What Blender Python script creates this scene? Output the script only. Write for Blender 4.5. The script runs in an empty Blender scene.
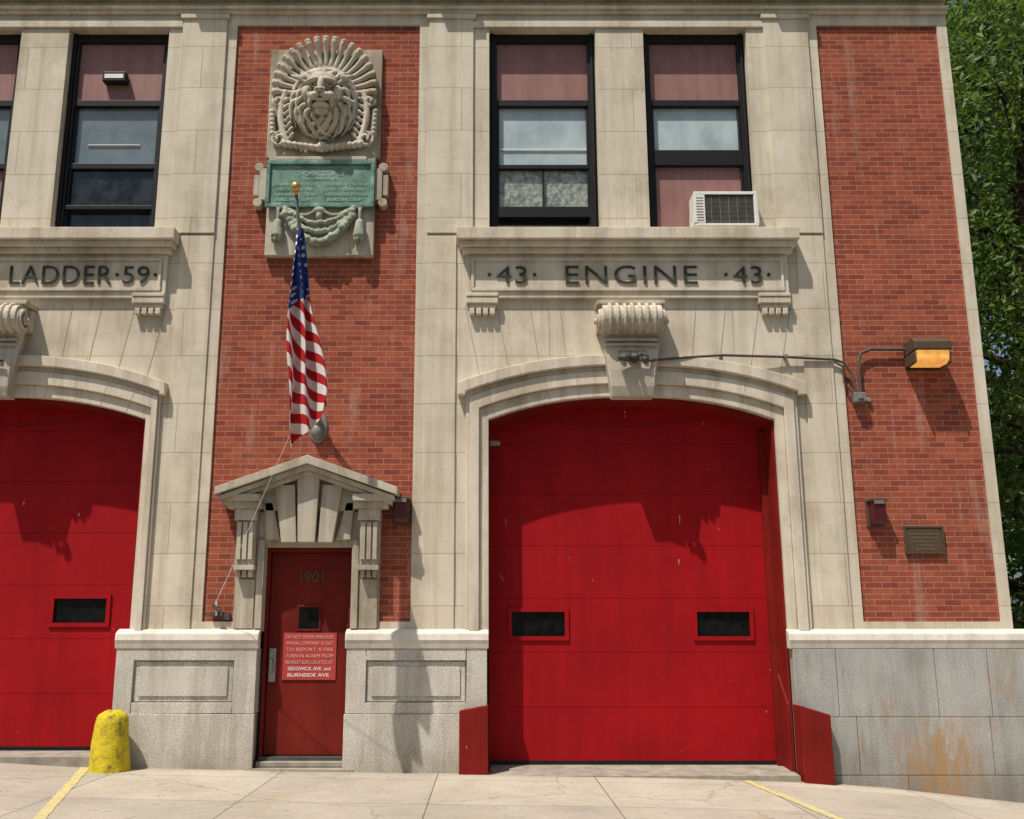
import bpy, bmesh, math, random
from mathutils import Vector, Matrix
random.seed(11)
scene = bpy.context.scene
scene.view_settings.view_transform = 'Standard'
scene.view_settings.look = 'None'
scene.view_settings.exposure = 0

# ------------------------------------------------------------------ materials
class NT:
    def __init__(s, name):
        s.m = bpy.data.materials.new(name); s.m.use_nodes = True
        s.n = s.m.node_tree.nodes; s.l = s.m.node_tree.links
        s.b = s.n['Principled BSDF']; s.pos = None
    def node(s, t, **kw):
        n = s.n.new(t)
        for k, v in kw.items(): setattr(n, k, v)
        return n
    def link(s, a, b): s.l.new(a, b)
    def P(s):
        if s.pos is None: s.pos = s.node('ShaderNodeTexCoord').outputs['Object']
        return s.pos
    def sep(s):
        sp = s.node('ShaderNodeSeparateXYZ'); s.link(s.P(), sp.inputs[0]); return sp.outputs
    def mapping(s, scale=(1,1,1), loc=(0,0,0)):
        m = s.node('ShaderNodeMapping'); m.inputs['Scale'].default_value = scale
        m.inputs['Location'].default_value = loc; s.link(s.P(), m.inputs['Vector']); return m.outputs[0]
    def noise(s, scale, detail=4, rough=0.55, vec=None):
        n = s.node('ShaderNodeTexNoise'); n.inputs['Scale'].default_value = scale
        n.inputs['Detail'].default_value = detail; n.inputs['Roughness'].default_value = rough
        s.link(vec if vec is not None else s.P(), n.inputs['Vector']); return n.outputs['Fac']
    def ramp(s, fac, stops):
        r = s.node('ShaderNodeValToRGB'); e = r.color_ramp.elements
        while len(e) < len(stops): e.new(0.5)
        for i, (p, c) in enumerate(stops):
            e[i].position = p; e[i].color = (c if len(c) == 4 else (*c, 1)) if hasattr(c, '__len__') else (c, c, c, 1)
        s.link(fac, r.inputs[0]); return r.outputs[0]
    def mix(s, fac, a, b, mode='MIX'):
        m = s.node('ShaderNodeMix', data_type='RGBA', blend_type=mode)
        for sock, v in ((m.inputs[0], fac), (m.inputs[6], a), (m.inputs[7], b)):
            if hasattr(v, 'is_linked'): s.link(v, sock)
            elif hasattr(v, '__len__'): sock.default_value = (*v, 1) if len(v) == 3 else v
            else: sock.default_value = v
        return m.outputs[2]
    def math(s, op, a, b=0.0):
        m = s.node('ShaderNodeMath', operation=op)
        for sock, v in ((m.inputs[0], a), (m.inputs[1], b)):
            if hasattr(v, 'is_linked'): s.link(v, sock)
            else: sock.default_value = v
        return m.outputs[0]
    def bump(s, h, strength=0.3, dist=0.01):
        b = s.node('ShaderNodeBump'); b.inputs['Strength'].default_value = strength
        b.inputs['Distance'].default_value = dist; s.link(h, b.inputs['Height'])
        s.link(b.outputs[0], s.b.inputs['Normal'])
    def facade_vec(s, dx=0.0, dz=0.0):
        sp = s.node('ShaderNodeSeparateXYZ'); s.link(s.P(), sp.inputs[0])
        a = s.math('ADD', sp.outputs[0], sp.outputs[1]); a = s.math('ADD', a, dx)
        z = s.math('ADD', sp.outputs[2], dz)
        c = s.node('ShaderNodeCombineXYZ'); s.link(a, c.inputs[0]); s.link(z, c.inputs[1]); return c.outputs[0]
    def brick(s, vec, w, h, mortar, c1, c2, cm, smooth=0.1, offset=0.5, bias=0.0):
        t = s.node('ShaderNodeTexBrick'); t.offset = offset
        s.link(vec, t.inputs['Vector'])
        t.inputs['Scale'].default_value = 1.0
        t.inputs['Brick Width'].default_value = w; t.inputs['Row Height'].default_value = h
        t.inputs['Mortar Size'].default_value = mortar; t.inputs['Mortar Smooth'].default_value = smooth
        t.inputs['Bias'].default_value = bias
        t.inputs['Color1'].default_value = (*c1, 1); t.inputs['Color2'].default_value = (*c2, 1)
        t.inputs['Mortar'].default_value = (*cm, 1); return t
    def out(s, col, rough=0.8, spec=0.3):
        if hasattr(col, 'is_linked'): s.link(col, s.b.inputs['Base Color'])
        else: s.b.inputs['Base Color'].default_value = (*col, 1)
        s.b.inputs['Roughness'].default_value = rough
        s.b.inputs['Specular IOR Level'].default_value = spec
        return s.m

def simple(name, c, rough=0.6, spec=0.4, var=0.18, scale=6, metal=0.0, bump=0.15, bd=0.003):
    t = NT(name)
    dark = tuple(x*(1-var) for x in c); lite = tuple(min(1, x*(1+var*0.7)) for x in c)
    n = t.noise(scale, 6, 0.65)
    col = t.ramp(n, [(0.3, dark), (0.7, lite)])
    if bump: t.bump(t.noise(scale*12, 3), bump, bd)
    t.b.inputs['Metallic'].default_value = metal
    return t.out(col, rough, spec)

def limestone(name, joints=True, tint=(0.70, 0.62, 0.495), grime=0.45, cavity=False):
    t = NT(name)
    n1 = t.noise(1.7, 6, 0.6); n2 = t.noise(22, 5, 0.7)
    base = t.ramp(n1, [(0.28, (tint[0]*0.86, tint[1]*0.85, tint[2]*0.83)), (0.72, tuple(min(1, x*1.06) for x in tint))])
    base = t.mix(0.25, base, t.ramp(n2, [(0.3, 0.66), (0.7, 1.0)]), 'MULTIPLY')
    streak = t.noise(1.0, 5, 0.65, t.mapping((5.5, 5.5, 0.35)))
    base = t.mix(grime, base, t.ramp(streak, [(0.36, (0.60, 0.56, 0.50)), (0.54, (1, 1, 1))]), 'MULTIPLY')
    soot = t.noise(1.0, 6, 0.7, t.mapping((1.1, 1.1, 0.8), (9, 2, 4)))
    base = t.mix(grime*1.2, base, t.ramp(soot, [(0.36, (0.66, 0.62, 0.56)), (0.5, (1, 1, 1))]), 'MULTIPLY')
    pits = t.ramp(t.noise(55, 3, 0.8), [(0.26, 0.6), (0.36, 1.0)])
    base = t.mix(0.5, base, pits, 'MULTIPLY')
    h = n2
    if joints:
        br = t.brick(t.facade_vec(0.37, -0.06), 2.3, 0.61, 0.0045, (1, 1, 1), (0.93, 0.92, 0.90), (0.58, 0.54, 0.48), 0.2)
        base = t.mix(1.0, base, br.outputs['Color'], 'MULTIPLY')
        h = t.math('SUBTRACT', t.math('MULTIPLY', n2, 0.35), br.outputs['Fac'])
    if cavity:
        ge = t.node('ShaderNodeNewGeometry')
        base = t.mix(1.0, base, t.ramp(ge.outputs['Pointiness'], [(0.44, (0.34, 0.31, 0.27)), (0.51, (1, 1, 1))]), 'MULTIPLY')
    t.bump(h, 0.35, 0.006)
    return t.out(base, 0.9, 0.15)

def brickwork(name):
    t = NT(name)
    vec = t.facade_vec(0.0, 0.0)
    br = t.brick(vec, 0.205, 0.0677, 0.0046, (0.42, 0.105, 0.054), (0.26, 0.054, 0.033), (0.40, 0.255, 0.19), 0.25, 0.5, -0.1)
    n = t.noise(0.9, 5, 0.6)
    base = t.mix(0.8, br.outputs['Color'], t.ramp(n, [(0.3, 0.72), (0.7, 1.0)]), 'MULTIPLY')
    base = t.mix(0.45, base, t.ramp(t.noise(9, 4, 0.7), [(0.35, 0.6), (0.65, 1.0)]), 'MULTIPLY')
    st = t.noise(1.0, 6, 0.7, t.mapping((4.0, 4.0, 0.5), (3, 0, 1)))
    f = t.ramp(st, [(0.56, 0.0), (0.74, 0.42)])
    base = t.mix(f, base, (0.50, 0.38, 0.31))
    t.bump(t.math('SUBTRACT', t.math('MULTIPLY', t.noise(60, 2), 0.4), br.outputs['Fac']), 0.5, 0.006)
    return t.out(base, 0.9, 0.12)

def granite(name, c=(0.40, 0.385, 0.36), rustamt=0.6, stain=None):
    t = NT(name)
    sp = t.ramp(t.noise(90, 2, 0.8), [(0.36, tuple(x*0.5 for x in c)), (0.5, c), (0.68, tuple(min(1, x*1.35) for x in c))])
    base = t.mix(0.8, sp, t.ramp(t.noise(1.6, 5, 0.65), [(0.3, 0.72), (0.7, 1.0)]), 'MULTIPLY')
    rust = t.noise(1.0, 5, 0.7, t.mapping((3.2, 3.2, 0.8), (7.3, 0, 2)))
    base = t.mix(t.ramp(rust, [(0.58, 0.0), (0.72, rustamt)]), base, (0.34, 0.21, 0.10))
    dr = t.noise(1.0, 5, 0.7, t.mapping((5, 5, 0.5), (1.3, 0, 5)))
    base = t.mix(0.6, base, t.ramp(dr, [(0.38, (0.66, 0.64, 0.6)), (0.55, (1, 1, 1))]), 'MULTIPLY')
    o = t.sep()
    zz = t.math('ADD', o[2], t.math('MULTIPLY', t.noise(2.5, 5, 0.7), 0.7))
    base = t.mix(0.7, base, t.ramp(zz, [(0.25, (0.55, 0.51, 0.45)), (0.75, (1, 1, 1))]), 'MULTIPLY')
    if stain:
        fx = t.math('SUBTRACT', 1.0, t.math('DIVIDE', t.math('ABSOLUTE', t.math('SUBTRACT', o[0], stain[0])), stain[2]))
        fz = t.math('SUBTRACT', 1.0, t.math('DIVIDE', t.math('ABSOLUTE', t.math('SUBTRACT', o[2], stain[1])), stain[3]))
        f = t.math('MULTIPLY', t.math('MAXIMUM', fx, 0.0), t.math('MAXIMUM', fz, 0.0))
        n = t.ramp(t.noise(1.0, 6, 0.75, t.mapping((11, 11, 2.2), (2, 0, 3))), [(0.4, 0.0), (0.6, 1.0)])
        f = t.math('MINIMUM', t.math('MULTIPLY', t.math('MULTIPLY', f, 2.0), n), 0.75)
        base = t.mix(f, base, (0.36, 0.20, 0.075))
    t.bump(t.noise(120, 2), 0.3, 0.003)
    return t.out(base, 0.8, 0.2)

def concrete_paving(name):
    t = NT(name)
    sp = t.node('ShaderNodeSeparateXYZ'); t.link(t.P(), sp.inputs[0])
    c = t.node('ShaderNodeCombineXYZ'); t.link(t.math('ADD', sp.outputs[0], 0.55), c.inputs[0]); t.link(t.math('ADD', sp.outputs[1], 0.62), c.inputs[1])
    br = t.brick(c.outputs[0], 1.75, 1.55, 0.007, (0.50, 0.435, 0.345), (0.41, 0.36, 0.29), (0.20, 0.17, 0.13), 0.1, 0.0)
    big = t.ramp(t.noise(0.8, 6, 0.65), [(0.3, 0.70), (0.6, 1.0)])
    base = t.mix(0.8, br.outputs['Color'], big, 'MULTIPLY')
    base = t.mix(0.4, base, t.ramp(t.noise(28, 5, 0.75), [(0.32, 0.55), (0.6, 1.0)]), 'MULTIPLY')
    spots = t.ramp(t.noise(7, 6, 0.75), [(0.32, 0.5), (0.42, 1.0)])
    base = t.mix(0.65, base, spots, 'MULTIPLY')
    yy_ = t.math('ADD', sp.outputs[1], t.math('MULTIPLY', t.noise(3.0, 5, 0.7), 0.9))
    base = t.mix(0.65, base, t.ramp(yy_, [(0.10, (1, 1, 1)), (0.48, (0.55, 0.50, 0.43))]), 'MULTIPLY')
    v = t.node('ShaderNodeTexVoronoi', feature='DISTANCE_TO_EDGE'); v.inputs['Scale'].default_value = 0.30
    wn = t.node('ShaderNodeTexNoise'); wn.inputs['Scale'].default_value = 3.5; wn.inputs['Detail'].default_value = 6; t.link(t.P(), wn.inputs['Vector'])
    wp = t.mix(0.22, t.P(), wn.outputs['Color']); t.link(wp, v.inputs['Vector'])
    crack = t.ramp(v.outputs['Distance'], [(0.0, 0.5), (0.004, 1.0)])
    base = t.mix(0.6, base, crack, 'MULTIPLY')
    rust = t.noise(1.3, 5, 0.7, t.mapping((1.6, 0.7, 1), (4.3, 1.1, 0)))
    base = t.mix(t.ramp(rust, [(0.56, 0.0), (0.74, 0.5)]), base, (0.40, 0.25, 0.12))
    t.bump(t.math('SUBTRACT', t.noise(45, 4), br.outputs['Fac']), 0.35, 0.006)
    return t.out(base, 0.9, 0.2)

M = {}
M['stone'] = limestone('limestone_ashlar')
M['trim'] = limestone('limestone_trim', False, (0.69, 0.61, 0.49), 0.55)
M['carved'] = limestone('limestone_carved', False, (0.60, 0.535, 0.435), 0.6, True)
M['portal'] = limestone('limestone_weathered', False, (0.54, 0.48, 0.385), 0.75)
M['brick'] = brickwork('red_brick')
M['granite'] = granite('granite', (0.44, 0.425, 0.39), 0.6, (5.15, 0.12, 0.55, 0.65))
M['granite_pale'] = granite('granite_pale', (0.60, 0.555, 0.475), 0.3)
M['whitecap'] = limestone('pale_painted_stone', False, (0.74, 0.69, 0.60), 0.4)
M['joint'] = simple('mortar_joint', (0.36, 0.31, 0.25), 0.95, 0.1)
M['pave'] = concrete_paving('concrete_paving')
M['asphalt'] = simple('asphalt', (0.05, 0.05, 0.052), 0.9, 0.2, 0.3, 8, bump=0.5, bd=0.01)
M['kerbs'] = simple('kerb_stone', (0.30, 0.265, 0.21), 0.85, 0.2, 0.35)
M['grass'] = simple('grass_ground', (0.07, 0.10, 0.03), 0.95, 0.1, 0.4, 3, bump=0.8, bd=0.05)
M['bark'] = simple('bark', (0.07, 0.052, 0.038), 0.95, 0.1, 0.4, 9, bump=0.8, bd=0.02)
M['black'] = simple('black_window_paint', (0.010, 0.009, 0.009), 0.5, 0.25)
M['dark'] = simple('dark_interior', (0.01, 0.01, 0.01), 0.9, 0.1)
M['letter'] = simple('bronze_lettering', (0.045, 0.05, 0.032), 0.7, 0.2)
M['metal'] = simple('galvanised_metal', (0.22, 0.21, 0.19), 0.6, 0.3, 0.3, metal=0.2)
M['dmetal'] = simple('dark_metal', (0.07, 0.065, 0.06), 0.6, 0.3, 0.3)
M['chrome'] = simple('steel_plate', (0.35, 0.33, 0.3), 0.45, 0.5, metal=0.6)
M['conduit'] = simple('conduit_pipe', (0.09, 0.075, 0.06), 0.6, 0.3)
M['white'] = simple('white_enamel', (0.74, 0.72, 0.66), 0.5, 0.3, 0.1)
M['gold'] = simple('gilded_ball', (0.65, 0.42, 0.12), 0.35, 0.5, metal=0.8)
M['bronze'] = simple('brown_bronze', (0.10, 0.065, 0.04), 0.6, 0.3, metal=0.2)
M['maroon'] = simple('maroon_lens', (0.08, 0.010, 0.015), 0.3, 0.4)
M['signtext'] = simple('sign_lettering', (0.70, 0.36, 0.30), 0.6, 0.3)
M['plaquetext'] = simple('plaque_lettering', (0.22, 0.15, 0.10), 0.6, 0.3)
M['patina_lt'] = simple('patina_letters', (0.36, 0.50, 0.42), 0.7, 0.3)
M['whitetext'] = simple('sign_white', (0.8, 0.78, 0.74), 0.6, 0.3)

def mauve():
    t = NT('mauve_panel')
    n = t.noise(1.0, 5, 0.65, t.mapping((9, 9, 0.8)))
    base = t.ramp(n, [(0.3, (0.235, 0.115, 0.10)), (0.7, (0.33, 0.165, 0.145))])
    base = t.mix(0.4, base, t.ramp(t.noise(2.5, 5, 0.7), [(0.35, 0.7), (0.6, 1.0)]), 'MULTIPLY')
    return t.out(base, 0.55, 0.3)
M['mauve'] = mauve()

def red_paint(name, c, rough=0.5, spec=0.2, vary=0.2):
    t = NT(name)
    n = t.noise(1.2, 6, 0.65)
    base = t.ramp(n, [(0.3, tuple(x*(1-vary) for x in c)), (0.7, tuple(min(1, x*1.05) for x in c))])
    st = t.noise(1.0, 5, 0.7, t.mapping((7, 7, 0.5)))
    base = t.mix(0.6, base, t.ramp(st, [(0.35, 0.76), (0.6, 1.0)]), 'MULTIPLY')
    low = t.noise(1.0, 5, 0.7, t.mapping((1.3, 1, 0.9), (3, 0, 8)))
    base = t.mix(0.5, base, t.ramp(low, [(0.35, 0.76), (0.55, 1.0)]), 'MULTIPLY')
    chip = t.noise(12, 3, 0.6, t.mapping((1.4, 1, 0.35), (2, 0, 5)))
    base = t.mix(t.ramp(chip, [(0.75, 0.0), (0.757, 0.75)]), base, (0.60, 0.50, 0.45))
    t.bump(t.noise(3.0, 4), 0.08, 0.02)
    return t.out(base, rough, spec)
M['red'] = red_paint('red_door_paint', (0.355, 0.0055, 0.0085), 0.6, 0.13)
M['seam'] = red_paint('red_seam', (0.20, 0.004, 0.006))
M['red2'] = red_paint('entry_door_paint', (0.19, 0.016, 0.009), 0.55, 0.15, 0.4)
M['redguard'] = red_paint('guard_paint', (0.235, 0.014, 0.010), 0.65, 0.12, 0.35)
M['signred'] = simple('sign_red', (0.42, 0.05, 0.042), 0.5, 0.3, 0.12)

def patina():
    t = NT('bronze_patina')
    n = t.noise(6, 6, 0.7)
    base = t.ramp(n, [(0.3, (0.06, 0.11, 0.085)), (0.55, (0.16, 0.27, 0.215)), (0.75, (0.34, 0.44, 0.36))])
    t.bump(t.noise(30, 4), 0.4, 0.006)
    return t.out(base, 0.75, 0.2)
M['patina'] = patina()
def patina_swag():
    t = NT('bronze_patina_pale')
    base = t.ramp(t.noise(8, 6, 0.7), [(0.3, (0.17, 0.19, 0.14)), (0.55, (0.33, 0.35, 0.265)), (0.75, (0.50, 0.48, 0.38))])
    t.bump(t.noise(30, 4), 0.4, 0.006)
    return t.out(base, 0.85, 0.15)
M['swag'] = patina_swag()

def glass_m(name, c1, c2, zs=0.6, rough=0.06, spec=0.9, xs=7):
    t = NT(name)
    n = t.noise(1.0, 4, 0.6, t.mapping((xs, xs, zs)))
    base = t.ramp(n, [(0.35, c1), (0.65, c2)])
    t.bump(t.noise(1.4, 2), 0.06, 0.02)
    return t.out(base, rough, spec)
M['glass_pale'] = glass_m('curtained_glass', (0.29, 0.36, 0.37), (0.46, 0.53, 0.53), 1.5, 0.08, 0.7, 2.6)
M['glass_blue'] = glass_m('reflecting_glass', (0.11, 0.145, 0.155), (0.18, 0.225, 0.235), 2, 0.08, 0.8, 2)
M['glass_dark'] = glass_m('dark_glass', (0.006, 0.009, 0.012), (0.03, 0.042, 0.05), 6, 0.08, 0.4)
M['glass_black'] = glass_m('black_glass', (0.003, 0.003, 0.003), (0.010, 0.011, 0.010), 9, 0.25, 0.15, 9)
def lace():
    t = NT('lace_curtain_glass')
    n = t.noise(16, 5, 0.75)
    base = t.ramp(n, [(0.4, (0.14, 0.16, 0.125)), (0.6, (0.40, 0.43, 0.37))])
    return t.out(base, 0.12, 0.6)
M['lace'] = lace()
def amber():
    t = NT('amber_lens')
    base = t.ramp(t.noise(9, 3), [(0.3, (0.80, 0.30, 0.06)), (0.7, (0.95, 0.52, 0.13))])
    t.link(base, t.b.inputs['Emission Color']); t.b.inputs['Emission Strength'].default_value = 0.6
    return t.out(base, 0.2, 0.5)
M['amber'] = amber()
def yellow_mat(name, worn):
    t = NT(name)
    n = t.noise(18 if worn else 7, 6, 0.75)
    if worn:
        base = t.ramp(n, [(0.44, (0.42, 0.37, 0.27)), (0.56, (0.62, 0.51, 0.13))])
    else:
        base = t.ramp(n, [(0.32, (0.14, 0.11, 0.04)), (0.45, (0.50, 0.385, 0.02)), (0.7, (0.62, 0.50, 0.03))])
    t.bump(t.noise(20, 4), 0.8, 0.015)
    return t.out(base, 0.8, 0.2)
M['yellow'] = yellow_mat('yellow_paint', False)
M['yline'] = yellow_mat('worn_yellow_line', True)
def leaf_m(name, a, b):
    t = NT(name)
    n = t.noise(0.9, 4, 0.6)
    base = t.ramp(n, [(0.3, a), (0.7, b)])
    t.out(base, 0.55, 0.3)
    tr = t.node('ShaderNodeBsdfTranslucent'); t.link(t.mix(1.0, base, (1.0, 1.0, 0.5), 'MULTIPLY'), tr.inputs[0])
    mx = t.node('ShaderNodeMixShader'); mx.inputs[0].default_value = 0.38
    t.link(t.b.outputs[0], mx.inputs[1]); t.link(tr.outputs[0], mx.inputs[2])
    t.link(mx.outputs[0], t.n['Material Output'].inputs[0])
    return t.m
M['leaf'] = leaf_m('leaves', (0.07, 0.13, 0.025), (0.17, 0.26, 0.06))
M['leaf2'] = leaf_m('leaves_dark', (0.045, 0.08, 0.02), (0.11, 0.17, 0.04))
def flag_mat():
    t = NT('flag_cloth')
    uv = t.node('ShaderNodeTexCoord').outputs['UV']
    sp = t.node('ShaderNodeSeparateXYZ'); t.link(uv, sp.inputs[0])
    c, s = sp.outputs[0], sp.outputs[1]
    q = t.math('SUBTRACT', t.math('MULTIPLY', s, 8.5), t.math('MULTIPLY', c, 3.6))
    st = t.math('GREATER_THAN', t.math('FRACT', q), 0.5)
    stripes = t.mix(st, (0.75, 0.72, 0.68), (0.46, 0.015, 0.02))
    can = t.math('LESS_THAN', t.math('ADD', s, t.math('MULTIPLY', c, 0.10)), 0.38)
    v = t.node('ShaderNodeTexVoronoi'); v.inputs['Scale'].default_value = 1.0
    v.inputs['Randomness'].default_value = 0.25
    mp = t.node('ShaderNodeMapping'); mp.inputs['Scale'].default_value = (4.2, 27, 1); t.link(uv, mp.inputs[0]); t.link(mp.outputs[0], v.inputs['Vector'])
    star = t.math('LESS_THAN', v.outputs['Distance'], 0.25)
    blue = t.mix(star, (0.035, 0.06, 0.22), (0.75, 0.75, 0.78))
    base = t.mix(can, stripes, blue)
    t.out(base, 0.75, 0.2)
    tr = t.node('ShaderNodeBsdfTranslucent'); t.link(base, tr.inputs[0])
    mx = t.node('ShaderNodeMixShader'); mx.inputs[0].default_value = 0.22
    t.link(t.b.outputs[0], mx.inputs[1]); t.link(tr.outputs[0], mx.inputs[2])
    t.link(mx.outputs[0], t.n['Material Output'].inputs[0])
    return t.m
M['flag'] = flag_mat()

# ------------------------------------------------------------------ mesh helpers
class MB:
    def __init__(s): s.v = []; s.f = []
    def add(s, vs, fs):
        o = len(s.v); s.v += [tuple(p) for p in vs]; s.f += [[i+o for i in f] for f in fs]; return s
    def box(s, x0, x1, y0, y1, z0, z1):
        return s.add([(x0,y0,z0),(x1,y0,z0),(x1,y1,z0),(x0,y1,z0),(x0,y0,z1),(x1,y0,z1),(x1,y1,z1),(x0,y1,z1)],
              [[0,3,2,1],[4,5,6,7],[0,1,5,4],[1,2,6,5],[2,3,7,6],[3,0,4,7]])
    def prism_xz(s, poly, y0, y1):
        n = len(poly)
        vs = [(p[0], y0, p[1]) for p in poly] + [(p[0], y1, p[1]) for p in poly]
        fs = [list(range(n)), list(range(2*n-1, n-1, -1))] + [[i, i+n, (i+1)%n+n, (i+1)%n] for i in range(n)]
        return s.add(vs, fs)
    def strip_xz(s, top, bot, y0, y1):
        n = len(top)
        for i in range(n-1):
            a, b, c, d = bot[i], bot[i+1], top[i+1], top[i]
            vs = [(p[0], y0, p[1]) for p in (a,b,c,d)] + [(p[0], y1, p[1]) for p in (a,b,c,d)]
            fs = [[0,1,2,3],[7,6,5,4],[0,4,5,1],[3,2,6,7]]
            if i == 0: fs.append([0,3,7,4])
            if i == n-2: fs.append([1,5,6,2])
            s.add(vs, fs)
        return s
    def prism_yz(s, poly, x0, x1):
        n = len(poly)
        vs = [(x0, p[0], p[1]) for p in poly] + [(x1, p[0], p[1]) for p in poly]
        fs = [list(range(n)), list(range(2*n-1, n-1, -1))] + [[i, i+n, (i+1)%n+n, (i+1)%n] for i in range(n)]
        return s.add(vs, fs)
    def cyl(s, p0, p1, r0, r1=None, n=12, cap=True):
        if r1 is None: r1 = r0
        p0, p1 = Vector(p0), Vector(p1); d = (p1-p0).normalized()
        a = d.orthogonal().normalized(); b = d.cross(a)
        vs = []
        for p, r in ((p0, r0), (p1, r1)):
            for i in range(n):
                t = 2*math.pi*i/n; vs.append(p + a*math.cos(t)*r + b*math.sin(t)*r)
        fs = [[i, (i+1)%n, (i+1)%n+n, i+n] for i in range(n)]
        if cap: fs += [list(range(n-1,-1,-1)), list(range(n, 2*n))]
        return s.add(vs, fs)
    def ell(s, c, r, rot=0.0, nu=14, nv=9):
        vs = []; fs = []; cr, sr = math.cos(rot), math.sin(rot)
        for j in range(nv+1):
            ph = math.pi*j/nv
            for i in range(nu):
                th = 2*math.pi*i/nu
                x = r[0]*math.sin(ph)*math.cos(th); y = r[1]*math.sin(ph)*math.sin(th); z = r[2]*math.cos(ph)
                vs.append((c[0]+x*cr+z*sr, c[1]+y, c[2]-x*sr+z*cr))
        for j in range(nv):
            for i in range(nu):
                fs.append([j*nu+i, j*nu+(i+1)%nu, (j+1)*nu+(i+1)%nu, (j+1)*nu+i])
        return s.add(vs, fs)
    def tube(s, pts, r, n=8):
        for a, b in zip(pts[:-1], pts[1:]): s.cyl(a, b, r, r, n)
        for p in pts[1:-1]: s.ell(p, (r, r, r), 0, 8, 5)
        return s
    def taper(s, pts, rs, n=8):
        for i in range(len(pts)-1): s.cyl(pts[i], pts[i+1], rs[i], rs[i+1], n)
        for p, r in zip(pts, rs): s.ell(p, (r, r, r), 0, n, 5)
        return s
    def build(s, name, mat, parent=None, smooth=False, bevel=0.0, remesh=0.0):
        me = bpy.data.meshes.new(name); me.from_pydata(s.v, [], s.f)
        bm = bmesh.new(); bm.from_mesh(me)
        bmesh.ops.remove_doubles(bm, verts=bm.verts, dist=1e-5)
        bmesh.ops.recalc_face_normals(bm, faces=bm.faces); bm.to_mesh(me); bm.free()
        ob = bpy.data.objects.new(name, me); scene.collection.objects.link(ob)
        me.materials.append(mat)
        if smooth:
            for p in me.polygons: p.use_smooth = True
        if remesh:
            r = ob.modifiers.new('r', 'REMESH'); r.mode = 'VOXEL'; r.voxel_size = remesh; r.use_smooth_shade = True
        if bevel:
            b = ob.modifiers.new('b', 'BEVEL'); b.width = bevel; b.segments = 2; b.limit_method = 'ANGLE'; b.angle_limit = math.radians(40)
        if parent: ob.parent = parent
        return ob

def empty(name):
    e = bpy.data.objects.new(name, None); scene.collection.objects.link(e); e.empty_display_size = 0.2; return e

def text(name, body, xc, z, width, height, y, mat, parent, extrude=0.006, bold=0.0, spacing=1.0):
    cu = bpy.data.curves.new(name, 'FONT'); cu.body = body; cu.size = 1; cu.extrude = 0.0
    cu.align_x = 'CENTER'; cu.align_y = 'CENTER'; cu.offset = bold; cu.space_character = spacing
    cu.resolution_u = 4
    ob = bpy.data.objects.new(name, cu); scene.collection.objects.link(ob)
    bpy.context.view_layer.update()
    dx, dy = max(ob.dimensions.x, .01), max(ob.dimensions.y, .01)
    ys = [c[1] for c in ob.bound_box]; cy = (min(ys)+max(ys))/2
    xs = [c[0] for c in ob.bound_box]; cx = (min(xs)+max(xs))/2
    sx, sz = width/dx, height/dy
    cu.extrude = extrude / sz
    ob.rotation_euler = (math.radians(90), 0, 0)
    ob.scale = (sx, sz, sz)
    ob.location = (xc - cx*sx, y, z - cy*sz)
    cu.materials.append(mat)
    ob.parent = parent
    return ob

# ------------------------------------------------------------------ ground
KN = [(-400, 2.5), (-60, 1.6), (-14, 0.36), (-10, 0.28), (-6, 0.19), (-4.3, 0.10), (-2, 0.055), (0, 0.03), (2, 0.0), (3.5, -0.045), (4.5, -0.12), (6.2, -0.30), (9, -0.62), (14, -1.0), (60, -2.5), (400, -4.0)]
def g(x):
    for (a, za), (b, zb) in zip(KN[:-1], KN[1:]):
        if x <= b: return za + (zb-za)*(x-a)/(b-a)
    return KN[-1][1]
def sheet(name, xs, ys, dz, mat, thick=0.0):
    vs = []; fs = []; nx = len(xs)
    for y in ys:
        for x in xs: vs.append((x, y, g(x)+dz))
    for j in range(len(ys)-1):
        for i in range(nx-1): fs.append([j*nx+i, j*nx+i+1, (j+1)*nx+i+1, (j+1)*nx+i])
    if thick:
        o = len(vs)
        for x in xs: vs.append((x, ys[0], g(x)+dz-thick))
        for i in range(nx-1): fs.append([o+i, o+i+1, i+1, i])
    me = bpy.data.meshes.new(name); me.from_pydata(vs, [], fs); me.materials.append(mat)
    ob = bpy.data.objects.new(name, me); scene.collection.objects.link(ob); return ob
kx = sorted(set([k[0] for k in KN] + [i*0.5 for i in range(-40, 41)]))
sheet('ground', kx, [-400, -100, -30, 0, 30, 100, 400], -0.20, M['grass'])
inner = [x for x in kx if -60 <= x <= 60]
sheet('road', inner, [-16.0, -10, -4.95], -0.13, M['asphalt'])
sheet('kerb', inner, [-4.95, -4.80], 0.004, M['kerbs'], 0.18)
sheet('sidewalk', [x for x in inner], [-4.80, -2, -0.3, 0.6], 0.0, M['pave'], 0.15)
sheet('sidewalk', inner, [-19.5, -16.0], 0.0, M['pave'], 0.15)
def strip(name, a, b, w, mat):
    n = 60; vs = []; fs = []
    a = Vector(a); b = Vector(b); d = (b-a).normalized(); p = Vector((-d.y, d.x))*w/2
    for i in range(n+1):
        q = a + (b-a)*i/n
        for sg in (-1, 1):
            r = q + p*sg*(1+0.16*random.uniform(-1, 1)); vs.append((r.x, r.y, g(r.x)+0.005))
    for i in range(n): fs.append([2*i, 2*i+1, 2*i+3, 2*i+2])
    me = bpy.data.meshes.new(name); me.from_pydata(vs, [], fs); me.materials.append(mat)
    ob = bpy.data.objects.new(name, me); scene.collection.objects.link(ob)
strip('yellow_line', (-4.52, -0.10), (-3.30, -4.7), 0.10, M['yline'])
strip('yellow_line', (2.88, -0.24), (3.36, -4.7), 0.10, M['yline'])

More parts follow.
